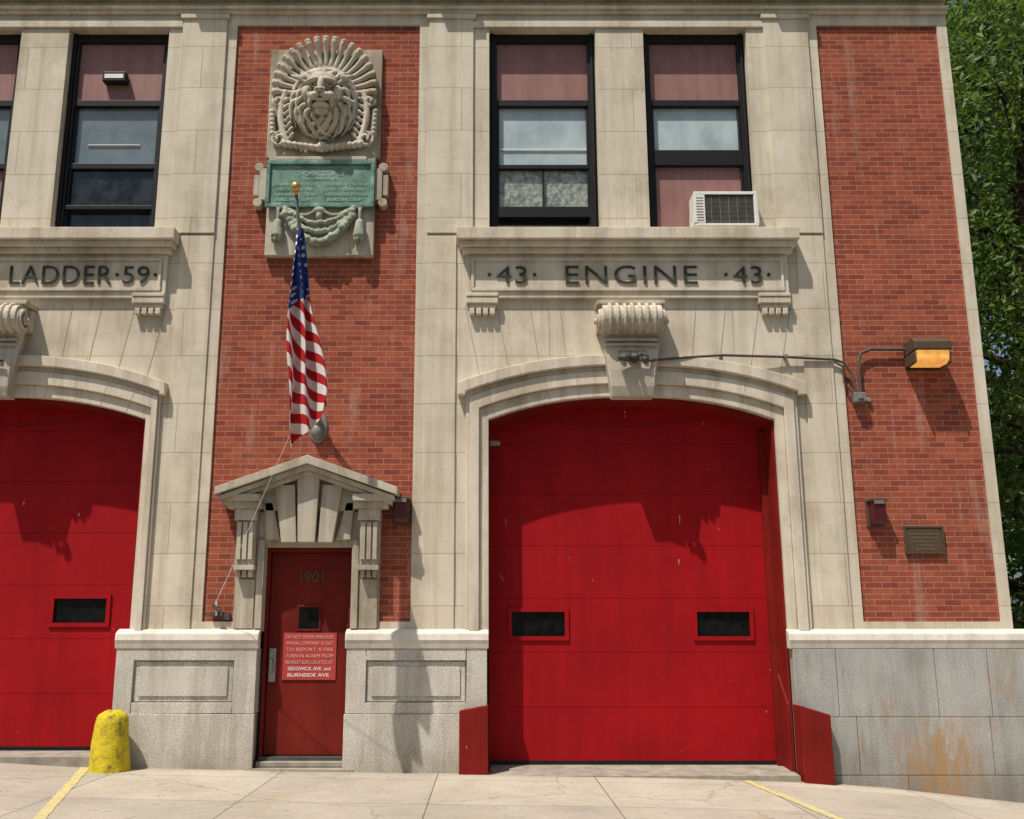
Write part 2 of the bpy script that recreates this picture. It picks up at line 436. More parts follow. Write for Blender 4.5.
# ------------------------------------------------------------------ fire station
FS = empty('fire_station')
C1, C2 = 1.77, -6.07
TOP = 11.3
SILL = 6.56; WTOP = 9.50
H1, H2 = 1.75, 1.89

def arc(h, f, n=28, hw=2.13):
    half = h + (hw-h)*f; ze = 4.13+0.45*f; zc = 4.42+0.51*f
    pts = []
    for i in range(n+1):
        x = -half + 2*half*i/n
        pts.append((x, ze+(zc-ze)*(1-abs(x/half)**2.35)))
    return pts

stone = MB(); trim = MB(); keyst = MB(); joints = MB(); trim_s = MB()
def bay(C, h, xl, xr, wins):
    stone.box(xl, C-h, 0, 0.5, 1.6, 4.13); stone.box(C+h, xr, 0, 0.5, 1.6, 4.13)
    a = [(C+p[0], p[1]) for p in arc(h, 0)]
    t = [(p[0], 5.2) for p in a]
    stone.strip_xz(t, a, 0, 0.5)
    stone.box(xl, C-h, 0, 0.5, 4.13, 5.2); stone.box(C+h, xr, 0, 0.5, 4.13, 5.2)
    stone.box(xl, xr, 0, 0.5, 5.2, SILL)
    xs = [xl]
    for w in wins: xs += [w[0], w[1]]
    xs.append(xr)
    for i in range(0, len(xs), 2): stone.box(xs[i], xs[i+1], 0, 0.35, SILL, WTOP)
    stone.box(xl, xr, 0, 0.5, WTOP, TOP)
    for f0, f1, y in ((0.0, 0.30, -0.03), (0.30, 0.62, -0.075), (0.62, 0.74, -0.045)):
        A = [(C+p[0], p[1]) for p in arc(h, f1)]; B = [(C+p[0], p[1]) for p in arc(h, f0)]
        A = [(A[0][0], 1.6)] + A + [(A[-1][0], 1.6)]; B = [(B[0][0], 1.6)] + B + [(B[-1][0], 1.6)]
        trim.strip_xz(A, B, y, -0.0005)
    A = [(C+p[0], p[1]) for p in arc(h, 1.0)]; B = [(C+p[0], p[1]) for p in arc(h, 0.74)]
    A = [(A[0][0], 4.42)] + A + [(A[-1][0], 4.42)]; B = [(B[0][0], 4.42)] + B + [(B[-1][0], 4.42)]
    trim.strip_xz(A, B, -0.13, -0.0005)
    for k in (-1.86, -1.5, -1.12, -0.78, 0.78, 1.12, 1.5, 1.86):
        fz = arc(h, 1.0, 60); z0 = min(fz, key=lambda p: abs(p[0]-k))[1] + 0.005
        x1 = k*1.10; z1 = 5.60
        d = 0.004
        joints.prism_xz([(C+k-d, z0), (C+k+d, z0), (C+x1+d, z1), (C+x1-d, z1)], -0.003, 0.01)
    for k in (-1.72, -1.38, -1.02, -0.66, 0.66, 1.02, 1.38, 1.72):
        lo = min(arc(h, 0, 60), key=lambda p: abs(p[0]-k*0.97)); hi = min(arc(h, .74, 60), key=lambda p: abs(p[0]-k*1.04))
        for (f0, f1, y) in ((0, .3, -.032), (.3, .62, -.077)):
            p0 = (C+lo[0]+(hi[0]-lo[0])*f0/.74, lo[1]+(hi[1]-lo[1])*f0/.74); p1 = (C+lo[0]+(hi[0]-lo[0])*f1/.74, lo[1]+(hi[1]-lo[1])*f1/.74)
            joints.prism_xz([(p0[0]-.003, p0[1]), (p0[0]+.003, p0[1]), (p1[0]+.003, p1[1]), (p1[0]-.003, p1[1])], y, y+.01)
    trim.box(C-2.15, C+2.15, -0.25, -0.001, 6.40, 6.555)
    trim.box(C-2.12, C+2.12, -0.20, -0.001, 6.33, 6.399)
    trim.box(C-2.08, C+2.08, -0.13, -0.001, 6.26, 6.329)
    trim.box(C-2.03, C+2.03, -0.06, -0.001, 5.68, 6.259)
    for (x0, x1, z0, z1) in ((-1.97, 1.97, 6.17, 6.21), (-1.97, 1.97, 5.765, 5.80), (-1.97, -1.93, 5.80, 6.17), (1.93, 1.97, 5.80, 6.17)):
        trim.box(C+x0, C+x1, -0.085, -0.061, z0, z1)
    for sx in (-1, 1):
        xc = C+sx*1.83
        trim.box(xc-0.20, xc+0.20, -0.11, -0.061, 5.685, 5.735)
        trim.box(xc-0.20, xc+0.20, -0.10, -0.001, 5.60, 5.679)
        trim.box(xc-0.175, xc+0.175, -0.075, -0.001, 5.545, 5.599)
        for i in range(4):
            x0 = xc-0.16+i*0.085
            trim.box(x0, x0+0.065, -0.085, -0.001, 5.46, 5.544)
    for sx in (-1, 1):
        a_, b_ = (xl+0.13, xl+0.72) if sx < 0 else (xr-0.72, xr-0.13)
        trim_s.box(a_, b_, -0.035, -0.001, SILL+0.0, 9.62)
        trim_s.box(a_-0.03, b_+0.03, -0.06, -0.001, 9.622, 9.69)
        trim.box(a_+0.08, b_-0.08, -0.22, -0.17, 9.915, 10.0)
        trim.box(a_+0.05, b_-0.05, -0.26, -0.17, 10.001, 10.14)
        if sx < 0: trim_s.box(a_, C-2.16, -0.022, -0.001, 1.6, SILL-0.03)
        else: trim_s.box(C+2.16, b_, -0.022, -0.001, 1.6, SILL-0.03)
    trim.box(C-2.0, C+2.0, -0.03, -0.001, 9.50, 9.60)
    yc, zc, r = -0.27, 5.33, 0.17
    prof = [(0.0, 5.52), (-0.25, 5.52)]
    for i in range(13):
        a0 = math.radians(90+i*15)
        prof.append((yc + r*math.cos(a0), zc + 0.01 + r*math.sin(a0)))
    prof += [(-0.22, 5.12), (-0.24, 4.95), (-0.25, 4.70), (-0.235, 4.50), (-0.20, 4.38), (0.0, 4.38)]
    def wd(z): return 0.255 + (z-4.38)*0.07 if z < 5.12 else 0.36
    nn = len(prof)
    vs = [(C-wd(p[1]), p[0], p[1]) for p in prof] + [(C+wd(p[1]), p[0], p[1]) for p in prof]
    keyst.add(vs, [list(range(nn)), list(range(2*nn-1, nn-1, -1))] + [[i, i+nn, (i+1)%nn+nn, (i+1)%nn] for i in range(nn)])
    for i in range(7):
        xx = C-0.27+i*0.09
        pts = []
        for k in range(11):
            a0 = math.radians(70+k*20); pts.append((xx, yc+(r+0.004)*math.cos(a0), zc+0.01+(r+0.004)*math.sin(a0)))
        keyst.tube(pts, 0.024, 8)
    for sx in (-1, 1):
        keyst.cyl((C+sx*0.34, -0.26, 5.31), (C+sx*0.385, -0.26, 5.31), 0.16, 0.155, 20)
        pts = []
        for i in range(22):
            a = math.pi*0.5 + i/21*math.pi*3.0; rr = 0.135*(1-i/28)
            pts.append((C+sx*(0.39+0.0015*i), -0.26+math.cos(a)*rr, 5.31+math.sin(a)*rr))
        keyst.tube(pts, 0.022, 7)
        keyst.ell((C+sx*0.42, -0.26, 5.31), (0.045, 0.045, 0.045))
        keyst.box(C+sx*0.37-0.04, C+sx*0.37+0.04, -0.12, -0.001, 5.22, 5.50)
    keyst.box(C-0.42, C+0.42, -0.30, -0.001, 5.521, 5.575)
    for z0 in (5.06, 5.0): keyst.box(C-0.325, C+0.325, -0.275, -0.2, z0, z0+0.03)
bay(C1, H1, -0.90, 4.42, [(0.03, 1.45), (2.09, 3.47)])
bay(C2, H2, -8.79, -3.35, [(-7.60, -6.24), (-5.60, -4.26)])

for (x0, x1) in ((-3.35, -0.90), (4.42, 6.04), (-10.4, -8.79)):
    stone.box(x0, x1, 0, 0.5, 9.55, TOP)
    if x0 != -3.35: stone.box(x0, x1, 0.0, 0.5, 1.6, 1.71)
stone.box(-3.35, -2.98, 0, 0.5, 1.6, 1.71); stone.box(-1.27, -0.9, 0, 0.5, 1.6, 1.71)
stone.box(6.04, 6.17, -0.0, 0.5, 1.6, TOP); stone.box(-10.53, -10.4, 0, 0.5, 1.6, TOP)
stone.build('limestone_walls', M['stone'], FS)
trim.box(-10.56, 6.185, -0.05, -0.001, 9.70, 9.75)
trim.box(-10.57, 6.19, -0.09, -0.001, 9.751, 9.79)
trim.box(-10.60, 6.20, -0.17, -0.001, 9.96, 10.16)
trim.box(-10.58, 6.19, -0.13, -0.001, 9.90, 9.959)
trim.box(-10.65, 6.3, -0.12, 0.6, TOP, TOP+0.15)
trim.build('stone_mouldings', M['trim'], FS, bevel=0.010)
trim_s.build('pilaster_strips', M['stone'], FS, bevel=0.006)
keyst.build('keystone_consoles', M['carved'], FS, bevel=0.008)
joints.build('voussoir_joints', M['joint'], FS)

bk = MB()
bk.box(4.42, 6.04, 0.03, 0.5, 1.71, 9.55); bk.box(-10.4, -8.79, 0.03, 0.5, 1.71, 9.55)
bk.box(-3.35, -2.98, 0.03, 0.5, 1.71, 3.0); bk.box(-1.27, -0.90, 0.03, 0.5, 1.71, 3.0)
bk.box(-3.35, -0.90, 0.03, 0.5, 3.0, 9.55)
bk.box(-10.50, 6.14, 0.502, 14, -0.8, TOP-0.05)
bk.build('brick_walls', M['brick'], FS)
MB().box(-10.6, 6.22, 0.6, 14.1, TOP-0.04, TOP+0.12).build('roof', M['asphalt'], FS)

# ---- granite base
gb = MB(); gp = MB(); cap = MB()
def capx(x0, x1):
    cap.prism_yz([(0.0, 1.63), (-0.07, 1.605), (-0.12, 1.575), (-0.13, 1.50), (-0.115, 1.46), (-0.10, 1.401), (0.0, 1.401)], x0, x1)
def panelled(x0, x1, px0, px1, pz0, pz1):
    gb.box(x0+0.01, x1-0.01, -0.05, 0.5, -0.3, 1.40)
    y0, y1 = -0.09, -0.051
    gp.box(x0, px0, y0, y1, 0.68, 1.40); gp.box(px1, x1, y0, y1, 0.68, 1.40)
    gp.box(px0, px1, y0, y1, 0.68, pz0); gp.box(px0, px1, y0, y1, pz1, 1.40)
    gp.box(px0+0.012, px1-0.012, -0.060, -0.051, pz0+0.012, pz1-0.012)
    gp.box(px0+0.07, px1-0.07, -0.078, -0.0605, pz0+0.07, pz1-0.07)
    gp.box(x0-0.01, x1+0.01, -0.11, -0.051, -0.3, 0.674)
    gp.box(x0, x0+0.009, -0.05, 0.5, 0.68, 1.40); gp.box(x1-0.009, x1, -0.05, 0.5, 0.68, 1.40)
    capx(x0-0.02, x1+0.02)
panelled(-4.29, -2.665, -4.08, -2.92, 0.80, 1.27)
panelled(-1.625, -0.0, -1.40, -0.24, 0.80, 1.27)
gb.box(3.54, 6.45, -0.06, 0.55, -0.9, 1.40); gb.box(5.9, 6.45, 0.551, 14.1, -1.2, 1.40)
capx(3.50, 6.50); cap.box(6.15, 6.50, 0.001, 14.1, 1.401, 1.60)
gb.box(-10.8, -7.95, -0.06, 0.55, -0.3, 1.40); capx(-10.85, -7.93)
rows = [(0.645, 1.398, [3.535, 4.03, 5.17, 5.78, 6.46]), (0.015, 0.64, [3.535, 4.22, 5.74, 6.46]), (-0.9, 0.010, [3.535, 4.75, 6.1, 6.46])]
cb = MB()
for z0, z1, xs in rows:
    for a, b in zip(xs[:-1], xs[1:]): cb.box(a+0.003, b-0.003, -0.10, -0.061, z0, z1)
    ys = [-0.06, 1.4, 2.9, 4.6, 6.0, 7.8, 9.6, 11.8, 14.1]
    for a, b in zip(ys[:-1], ys[1:]): cb.box(6.451, 6.48, a+0.003, b-0.003, z0, z1)
gb.build('base_backing', M['joint'], FS)
gp.build('base_panels', M['granite_pale'], FS, bevel=0.008)
cb.build('base_blocks', M['granite'], FS, bevel=0.006)
cap.build('water_table', M['whitecap'], FS, bevel=0.012)

# ---- garage doors
def garage(C, h, zb, name, gz):
    P = empty(name); P.parent = FS
    rd = MB(); D = 0.45
    top = 4.5; H = 0.64; z = zb
    wx = [(C-1.49, C-0.80), (C+0.76, C+1.45)]
    k = 0
    while z < top:
        z1 = z+H-0.004
        if k == 2:
            wz0, wz1 = z+0.16, z+0.50
            rd.box(C-h, C+h, D, D+0.05, z, wz0); rd.box(C-h, C+h, D, D+0.05, wz1, z1)
            xs = [C-h, wx[0][0], wx[0][1], wx[1][0], wx[1][1], C+h]
            for i in (0, 2, 4): rd.box(xs[i], xs[i+1], D, D+0.05, wz0, wz1)
            for w in wx:
                rd.box(w[0]-0.025, w[1]+0.025, D-0.022, D-0.001, wz0-0.025, wz0+0.025)
                rd.box(w[0]-0.025, w[1]+0.025, D-0.022, D-0.001, wz1-0.025, wz1+0.025)
                rd.box(w[0]-0.025, w[0]+0.025, D-0.022, D-0.001, wz0+0.026, wz1-0.026)
                rd.box(w[1]-0.025, w[1]+0.025, D-0.022, D-0.001, wz0+0.026, wz1-0.026)
                MB().box(w[0], w[1], D+0.02, D+0.029, wz0, wz1).build('door_glass', M['glass_black'], P)
        else:
            rd.box(C-h, C+h, D, D+0.05, z, z1)
        z += H; k += 1
    rd.build('door_panels', M['red'], P)
    MB().box(C-h, C+h, D+0.051, D+0.06, zb, top+0.2).build('panel_seams', M['seam'], P)
    jb = MB()
    jb.box(C-h, C-h+0.012, 0.06, 0.449, zb-0.1, 4.12); jb.box(C+h-0.03, C+h, 0.03, 0.449, zb-0.1, 4.12)
    a = [(C+p[0]*0.992, p[1]-0.004) for p in arc(h, 0)]; b = [(p[0], p[1]-0.025) for p in a]
    jb.strip_xz(a, b, 0.05, 0.449)
    jb.box(C+h-0.10, C+h-0.031, 0.36, 0.449, zb-0.1, 4.05)
    jb.build('red_jamb_lining', M['redguard'], P)
    MB().prism_yz([(-0.22, gz-0.01), (-0.22, gz+0.003), (0.10, zb-0.035), (0.52, zb-0.012), (0.52, -0.3), (-0.22, -0.3)], C-h+0.02, C+h-0.02).build('threshold_ramp', M['kerbs'], P)
    MB().box(C-h, C+h, D-0.01, D+0.04, zb-0.011, zb+0.03).build('rubber_seal', M['black'], P)
    c = MB(); pts = [(C-1.35+2.3*i/14, 0.42, 4.22-0.08*math.sin(i/14*math.pi)) for i in range(15)]
    c.tube(pts, 0.004, 5); c.build('pull_cable', M['black'], P)
garage(C1, H1, 0.075, 'engine_garage_door', 0.02)
garage(C2, H2, 0.235, 'ladder_garage_door', 0.22)

# ---- windows
def window(x0, x1, kind):
    P = empty('sash_window'); P.parent = FS
    fr = MB(); Y = 0.14
    z0, z1 = SILL, WTOP
    fr.box(x0, x0+0.10, Y, Y+0.14, z0, z1); fr.box(x1-0.10, x1, Y, Y+0.14, z0, z1)
    fr.box(x0+0.1, x1-0.1, Y, Y+0.14, z1-0.12, z1); fr.box(x0+0.1, x1-0.1, Y, Y+0.14, z0, z0+0.05)
    fr.box(x0+0.03, x0+0.06, Y-0.03, Y-0.001, z0, z1); fr.box(x1-0.06, x1-0.03, Y-0.03, Y-0.001, z0, z1)
    a, b = x0+0.10, x1-0.10
    fr.box(a, b, Y+0.01, Y+0.12, 8.44, 8.53)
    def pane(za, zb, mat, y=0.08, nm='glass'): MB().box(a, b, Y+y, Y+y+0.01, za, zb).build(nm, mat, P)
    pane(8.53, z1-0.12, M['mauve'], 0.05, 'upper_panel')
    fr.box(a+0.0, a+0.03, Y+0.03, Y+0.079, 6.61, 8.44); fr.box(b-0.03, b, Y+0.03, Y+0.079, 6.61, 8.44)
    if kind == 'r1':
        fr.box(a, b, Y+0.02, Y+0.12, 7.54, 7.60); pane(7.60, 8.44, M['glass_pale']); pane(7.00, 7.54, M['lace'], 0.09)
        fr.box(a, b, Y+0.0, Y+0.12, 6.85, 7.00); pane(6.61, 6.85, M['dark'], 0.11)
        fr.box(a, b, Y-0.02, Y+0.01, 6.70, 6.73)
        fr.box((a+b)/2-0.012, (a+b)/2+0.012, Y+0.04, Y+0.089, 7.0, 7.54)
        MB().box(a+0.03, b-0.03, Y+0.06, Y+0.072, 7.83, 7.845).build('blind_rail', M['white'], P)
    elif kind == 'r2':
        pane(7.80, 8.44, M['glass_pale']); fr.box(a, b, Y+0.0, Y+0.12, 7.58, 7.80)
        pane(6.61, 7.58, M['mauve'], 0.07, 'lower_panel')
    elif kind == 'l1':
        fr.box(a, b, Y+0.02, Y+0.12, 7.54, 7.62); pane(7.62, 8.44, M['glass_blue']); pane(7.0, 7.54, M['glass_dark'], 0.07); pane(6.61, 7.0, M['glass_dark'], 0.10)
        fr.box(a, b, Y+0.0, Y+0.12, 6.96, 7.02)
        MB().box(a+0.2, b-0.25, Y+0.06, Y+0.072, 7.9, 7.91).build('blind_rail', M['white'], P)
        q = MB(); q.box(-5.13, -4.82, Y-0.08, Y+0.04, 8.76, 8.90); q.build('fluorescent_case', M['black'], P, bevel=0.01)
        MB().box(-5.10, -4.85, Y-0.085, Y-0.081, 8.80, 8.86).build('fluorescent_lens', M['white'], P)
    else:
        fr.box(a, b, Y+0.02, Y+0.12, 7.54, 7.62); pane(7.62, 8.44, M['glass_blue']); pane(6.61, 7.54, M['mauve'])
    fr.build('black_frame', M['black'], P, bevel=0.006)
window(0.03, 1.45, 'r1'); window(2.09, 3.47, 'r2'); window(-5.60, -4.26, 'l1'); window(-7.60, -6.24, 'l2')

# ---- portal
EC = -2.12
pt = MB()
pt.box(-2.98, EC-0.515, -0.02, 0.5, 1.6, 3.0); pt.box(EC+0.515, -1.27, -0.02, 0.5, 1.6, 3.0)
pt.box(EC-0.515, EC+0.515, -0.02, 0.5, 2.58, 3.0)
for sx in (-1, 1):
    def bx(a, b, y0, y1, z0, z1, m=pt):
        x0, x1 = sorted((EC+sx*a, EC+sx*b)); m.box(x0, x1, y0, y1, z0, z1)
    bx(0.52, 0.60, -0.06, -0.021, 1.63, 2.66)
    bx(0.62, 0.83, -0.045, -0.021, 1.63, 2.20)
    bx(0.60, 0.86, -0.20, -0.021, 2.88, 3.02)
    bx(0.62, 0.84, -0.15, -0.021, 2.36, 2.879)
    for i in range(3): bx(0.635+i*0.07, 0.685+i*0.07, -0.185, -0.151, 2.42, 2.86)
    bx(0.61, 0.85, -0.17, -0.021, 2.30, 2.359)
    for i in range(3): bx(0.635+i*0.07, 0.685+i*0.07, -0.14, -0.021, 2.22, 2.299)
    bx(0.54, 0.95, -0.24, -0.021, 3.021, 3.10)
    bx(0.54, 1.00, -0.30, -0.021, 3.101, 3.18)
def gable(y0, y1, xo, zb, apex, th):
    for sx in (-1, 1):
        pt.prism_xz([(EC, apex-th), (EC, apex), (EC+sx*xo, zb+th*0.9), (EC+sx*xo, zb)], y0, y1)
pt.prism_xz([(EC-0.97, 3.181), (EC+0.97, 3.181), (EC+0.97, 3.19), (EC, 3.50), (EC-0.97, 3.19)], -0.10, 0.03)
pt.box(EC-0.54, EC+0.54, -0.10, 0.03, 3.0, 3.18)
gable(-0.38, 0.03, 1.07, 3.16, 3.63, 0.10)
gable(-0.33, 0.03, 1.03, 3.10, 3.528, 0.06)
gable(-0.27, 0.03, 1.0, 3.06, 3.466, 0.05)
for (xb0, xb1, xt0, xt1, zt, y) in ((-0.10, 0.10, -0.13, 0.13, 3.42, -0.23), (-0.30, -0.125, -0.40, -0.165, 3.30, -0.19), (0.125, 0.30, 0.165, 0.40, 3.30, -0.19)):
    pt.prism_xz([(EC+xb0, 2.62), (EC+xb1, 2.62), (EC+xt1, zt), (EC+xt0, zt)], y, -0.021)
pt.prism_xz([(EC-0.50, 2.66), (EC-0.33, 2.66), (EC-0.44, 3.1), (EC-0.53, 3.1)], -0.10, -0.021)
pt.prism_xz([(EC+0.50, 2.66), (EC+0.33, 2.66), (EC+0.44, 3.1), (EC+0.53, 3.1)], -0.10, -0.021)
pt.build('door_portal', M['portal'], FS, bevel=0.008)
ED = empty('entry_door'); ED.parent = FS
dd = MB(); dd.box(EC-0.47, EC+0.47, 0.17, 0.22, 0.20, 2.52)
dd.build('door_leaf', M['red2'], ED, bevel=0.004)
df = MB(); df.box(EC-0.515, EC-0.475, 0.10, 0.25, 0.17, 2.58); df.box(EC+0.475, EC+0.515, 0.10, 0.25, 0.17, 2.58); df.box(EC-0.475, EC+0.475, 0.10, 0.25, 2.525, 2.58)
for (x0, x1, z0, z1) in ((-0.145, 0.145, 1.88, 1.905), (-0.145, 0.145, 1.60, 1.625), (-0.145, -0.12, 1.626, 1.879), (0.12, 0.145, 1.626, 1.879)):
    df.box(EC+x0, EC+x1, 0.155, 0.169, z0, z1)
df.build('door_frame', M['red2'], ED, bevel=0.004)
MB().box(EC-0.12, EC+0.12, 0.160, 0.169, 1.625, 1.88).build('door_light', M['glass_black'], ED)
st = MB(); st.box(EC-0.62, EC+0.62, -0.12, 0.5, -0.3, 0.085); st.box(EC-0.515, EC+0.515, -0.02, 0.5, 0.086, 0.150)
st.build('door_step', M['kerbs'], ED, bevel=0.012)
MB().box(EC-0.5, EC+0.5, 0.05, 0.25, 0.151, 0.19).build('metal_saddle', M['dmetal'], ED)
hd = MB(); hd.box(EC-0.45, EC-0.37, 0.150, 0.169, 1.02, 1.40); hd.tube([(EC-0.41, 0.15, 1.12), (EC-0.41, 0.09, 1.14), (EC-0.41, 0.09, 1.26), (EC-0.41, 0.15, 1.28)], 0.013); hd.cyl((EC-0.41, 0.15, 1.34), (EC-0.41, 0.13, 1.34), 0.02)
hd.build('door_handle', M['chrome'], ED, bevel=0.003)
text('house_number', '1901', EC+0.02, 2.24, 0.28, 0.13, 0.165, M['bronze'], ED)

SG = empty('door_sign')
MB().box(EC-0.29, EC+0.34, 0.155, 0.168, 1.04, 1.58).build('sign_board', M['signred'], SG, bevel=0.003)
ls = ['DO NOT ENTER FIREHOUSE', 'WHEN COMPANY IS OUT', 'TO REPORT A FIRE', 'TURN IN ALARM FROM', 'NEAREST BOX LOCATED AT', 'SEDGWICK AVE. and', 'BURNSIDE AVE.']
for i, t_ in enumerate(ls):
    text('sign_line', t_, EC+0.025, 1.535-i*0.073, 0.56 if i < 5 else 0.50, 0.040, 0.152, M['whitetext'] if i > 4 else M['signtext'], SG, 0.002, 0.0)

# ---- lettering
LT = FS
text('lettering_engine', 'ENGINE', 1.82, 5.985, 1.66, 0.235, -0.070, M['letter'], LT, 0.012, -0.010, 1.12)
text('lettering_43', '43', 0.31, 5.985, 0.38, 0.22, -0.070, M['letter'], LT, 0.012, -0.010)
text('lettering_43', '43', 3.28, 5.985, 0.36, 0.22, -0.070, M['letter'], LT, 0.012, -0.010)
text('lettering_ladder', 'LADDER', -5.37, 5.985, 1.28, 0.235, -0.070, M['letter'], LT, 0.012, -0.010, 1.05)
text('lettering_hook', 'HOOK &', -7.05, 5.985, 1.35, 0.235, -0.070, M['letter'], LT, 0.012, -0.010)
text('lettering_59', '59', -4.42, 5.985, 0.33, 0.22, -0.070, M['letter'], LT, 0.012, -0.010)
text('keystone_letters', 'STEP', C1, 4.90, 0.36, 0.10, -0.248, M['joint'], LT, 0.004, 0)
dots = MB()
for x in (0.03, 0.60, 3.01, 3.55, -4.66, -4.18, -6.22): dots.cyl((x, -0.061, 5.985), (x, -0.082, 5.985), 0.022, 0.02, 12)
dots.build('lettering_dots', M['letter'], FS)

# ------------------------------------------------------------------ lion relief
LR = empty('lion_head_relief')
LX = -2.13
bp = MB(); bp.box(-2.87, -1.39, -0.03, 0.029, 7.60, 9.16)
bp.box(-2.82, -1.44, -0.07, 0.029, 6.24, 7.599)
bp.build('backing_stone', M['portal'], LR, bevel=0.01)
rnd = random.Random(5)
sh = MB()
cz = 8.56
sh.ell((LX, -0.02, cz), (0.60, 0.055, 0.60), 0, 36, 10)
nr = 19
for i in range(nr):
    a = math.radians(-6 + 192*i/(nr-1))
    ca, sa = math.cos(a), math.sin(a)
    pts = []; rs = []
    for k in range(6):
        u = k/5; r = 0.36+0.27*u
        pts.append((LX+ca*r, -0.06-0.07*u*u, cz+sa*r*1.06)); rs.append(0.024+0.022*u)
    sh.taper(pts, rs, 8)
    sh.ell((LX+ca*0.665, -0.12, cz+sa*0.71), (0.052, 0.06, 0.035), math.pi/2-a, 10, 7)
for sx in (-1, 1):
    pts = []
    for t_ in range(19):
        u = t_/18
        pts.append((LX+sx*(0.52+0.07*math.sin(u*math.pi*1.0)-0.06*u), -0.10, 8.50-0.74*u))
    sh.taper(pts, [0.045-0.014*abs(0.5-k/18) for k in range(19)], 8)
    for (vx, vz, r0) in ((0.60, 8.36, 0.085), (0.56, 7.82, 0.11)):
        pts = []
        for i in range(22):
            a = math.pi*0.4+i/21*math.pi*2.9; r = r0*(1-i/27)
            pts.append((LX+sx*(vx-math.cos(a)*r), -0.10-0.002*i, vz+math.sin(a)*r))
        sh.tube(pts, 0.022, 7)
    for k in range(6):
        sh.ell((LX+sx*(0.675-0.004*k), -0.08, 8.22-k*0.062), (0.045, 0.06, 0.045), sx*0.6, 9, 6)
    for k in range(7):
        sh.ell((LX+sx*(0.06+0.072*k), -0.10, 7.70+0.010*k), (0.060, 0.065, 0.040), -sx*0.9, 9, 6)
    for k in range(7):
        sh.ell((LX+sx*(0.50-0.015*k), -0.09, 8.38-0.085*k), (0.075, 0.055, 0.026), sx*(0.7+0.05*k), 9, 6)
sh.ell((LX, -0.11, 7.71), (0.07, 0.08, 0.07))
sh.build('scallop_shell', M['carved'], LR, smooth=True, remesh=0.012)
ln = MB()
hz = 8.40
K = 1.28
def F(dx, y, dz, r, rot=0.0, nu=14, nv=9): ln.ell((LX+dx*K, y, hz+dz*K), (r[0]*K, r[1], r[2]*K), rot, nu, nv)
ln.ell((LX, -0.12, hz-0.03), (0.33, 0.20, 0.41), 0, 20, 14)
F(0, -0.27, 0.115, (0.15, 0.12, 0.12))
for sx in (-1, 1):
    F(sx*0.088, -0.375, 0.088, (0.078, 0.050, 0.026), sx*0.32)
    F(sx*0.155, -0.25, -0.01, (0.055, 0.10, 0.085))
    F(sx*0.100, -0.29, -0.050, (0.060, 0.08, 0.045), sx*0.5)
    F(sx*0.052, -0.405, -0.098, (0.062, 0.070, 0.042), sx*0.35)
    F(sx*0.105, -0.35, -0.135, (0.026, 0.055, 0.055), -sx*0.25)
    F(sx*0.195, -0.24, 0.165, (0.040, 0.06, 0.050), sx*0.7)
    F(sx*0.082, -0.345, 0.040, (0.026, 0.022, 0.016), sx*0.15)
    for k in range(4):
        x0 = sx*(0.025+0.060*k)
        ln.taper([(LX+x0, -0.35+0.025*k, hz+0.19-0.02*k), (LX+x0*1.5, -0.32+0.025*k, hz+0.28-0.02*k), (LX+x0*2.0, -0.24, hz+0.345-0.03*k)], [0.022, 0.036, 0.016])
F(0, -0.365, 0.025, (0.040, 0.075, 0.105))
F(0, -0.455, -0.048, (0.060, 0.042, 0.028))
F(0, -0.385, -0.140, (0.050, 0.055, 0.022))
F(0, -0.345, -0.178, (0.085, 0.075, 0.030))
F(0, -0.30, -0.215, (0.07, 0.07, 0.05))
for ring, (rr, ln_, n_, w) in enumerate(((0.265, 0.12, 17, 0.042), (0.335, 0.13, 19, 0.042), (0.39, 0.10, 21, 0.036))):
    for i in range(n_):
        a = math.radians(-90 + 360*(i+0.5*(ring % 2))/n_)
        ca, sa = math.cos(a), math.sin(a)
        sgn = 1 if ca >= 0 else -1
        L = ln_*rnd.uniform(0.85, 1.2); pts = []; rs = []
        for k in range(5):
            u = k/4; bend = sgn*(-0.85*u*u)+0.10*math.sin(u*6+i)
            aa = a+bend*0.5
            r = rr+L*u*(0.8 if sa > 0 else 1.15)
            pts.append((LX+math.cos(aa)*r*0.96, -0.255+ring*0.055+0.06*u, hz-0.03+math.sin(aa)*r*1.06)); rs.append(w*(1-0.6*u)*(0.75+0.5*math.sin(u*3)))
        ln.taper(pts, rs, 8)
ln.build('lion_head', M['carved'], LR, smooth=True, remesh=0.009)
mo = MB(); mo.ell((LX, -0.425, hz-0.160), (0.070, 0.012, 0.010))
for sx in (-1, 1): mo.ell((LX+sx*0.108, -0.366, hz+0.050), (0.014, 0.006, 0.010)); mo.ell((LX+sx*0.032, -0.492, hz-0.070), (0.012, 0.010, 0.008))
mo.build('mouth_eye_shade', M['dark'], LR, smooth=True)  # near-black blobs stand in for shade in mouth slit, eyes and nostrils

# bronze memorial tablet
BT = empty('bronze_memorial_tablet')
b = MB(); b.box(-2.80, -1.47, -0.11, -0.071, 6.90, 7.50)
b.build('tablet_plate', M['patina'], BT, bevel=0.006)
b = MB()
for (x0, x1, z0, z1) in ((-2.83, -1.44, 7.46, 7.52), (-2.83, -1.44, 6.87, 6.92), (-2.83, -2.78, 6.921, 7.459), (-1.49, -1.44, 6.921, 7.459)):
    b.box(x0, x1, -0.14, -0.111, z0, z1)
b.build('tablet_border', M['patina'], BT, bevel=0.008)
yy = -0.113
rows_ = [('A MEMORIAL TO THE ADMINISTRATION OF', 7.425, 1.1, 0.030), ('THOMAS STURGIS', 7.34, 0.62, 0.060), ('FIRE COMMISSIONER', 7.265, 0.42, 0.030)]
for s_, z_, w_, h_ in rows_: text('tablet_line', s_, -2.135, z_, w_, h_, yy, M['patina_lt'], BT, 0.002)
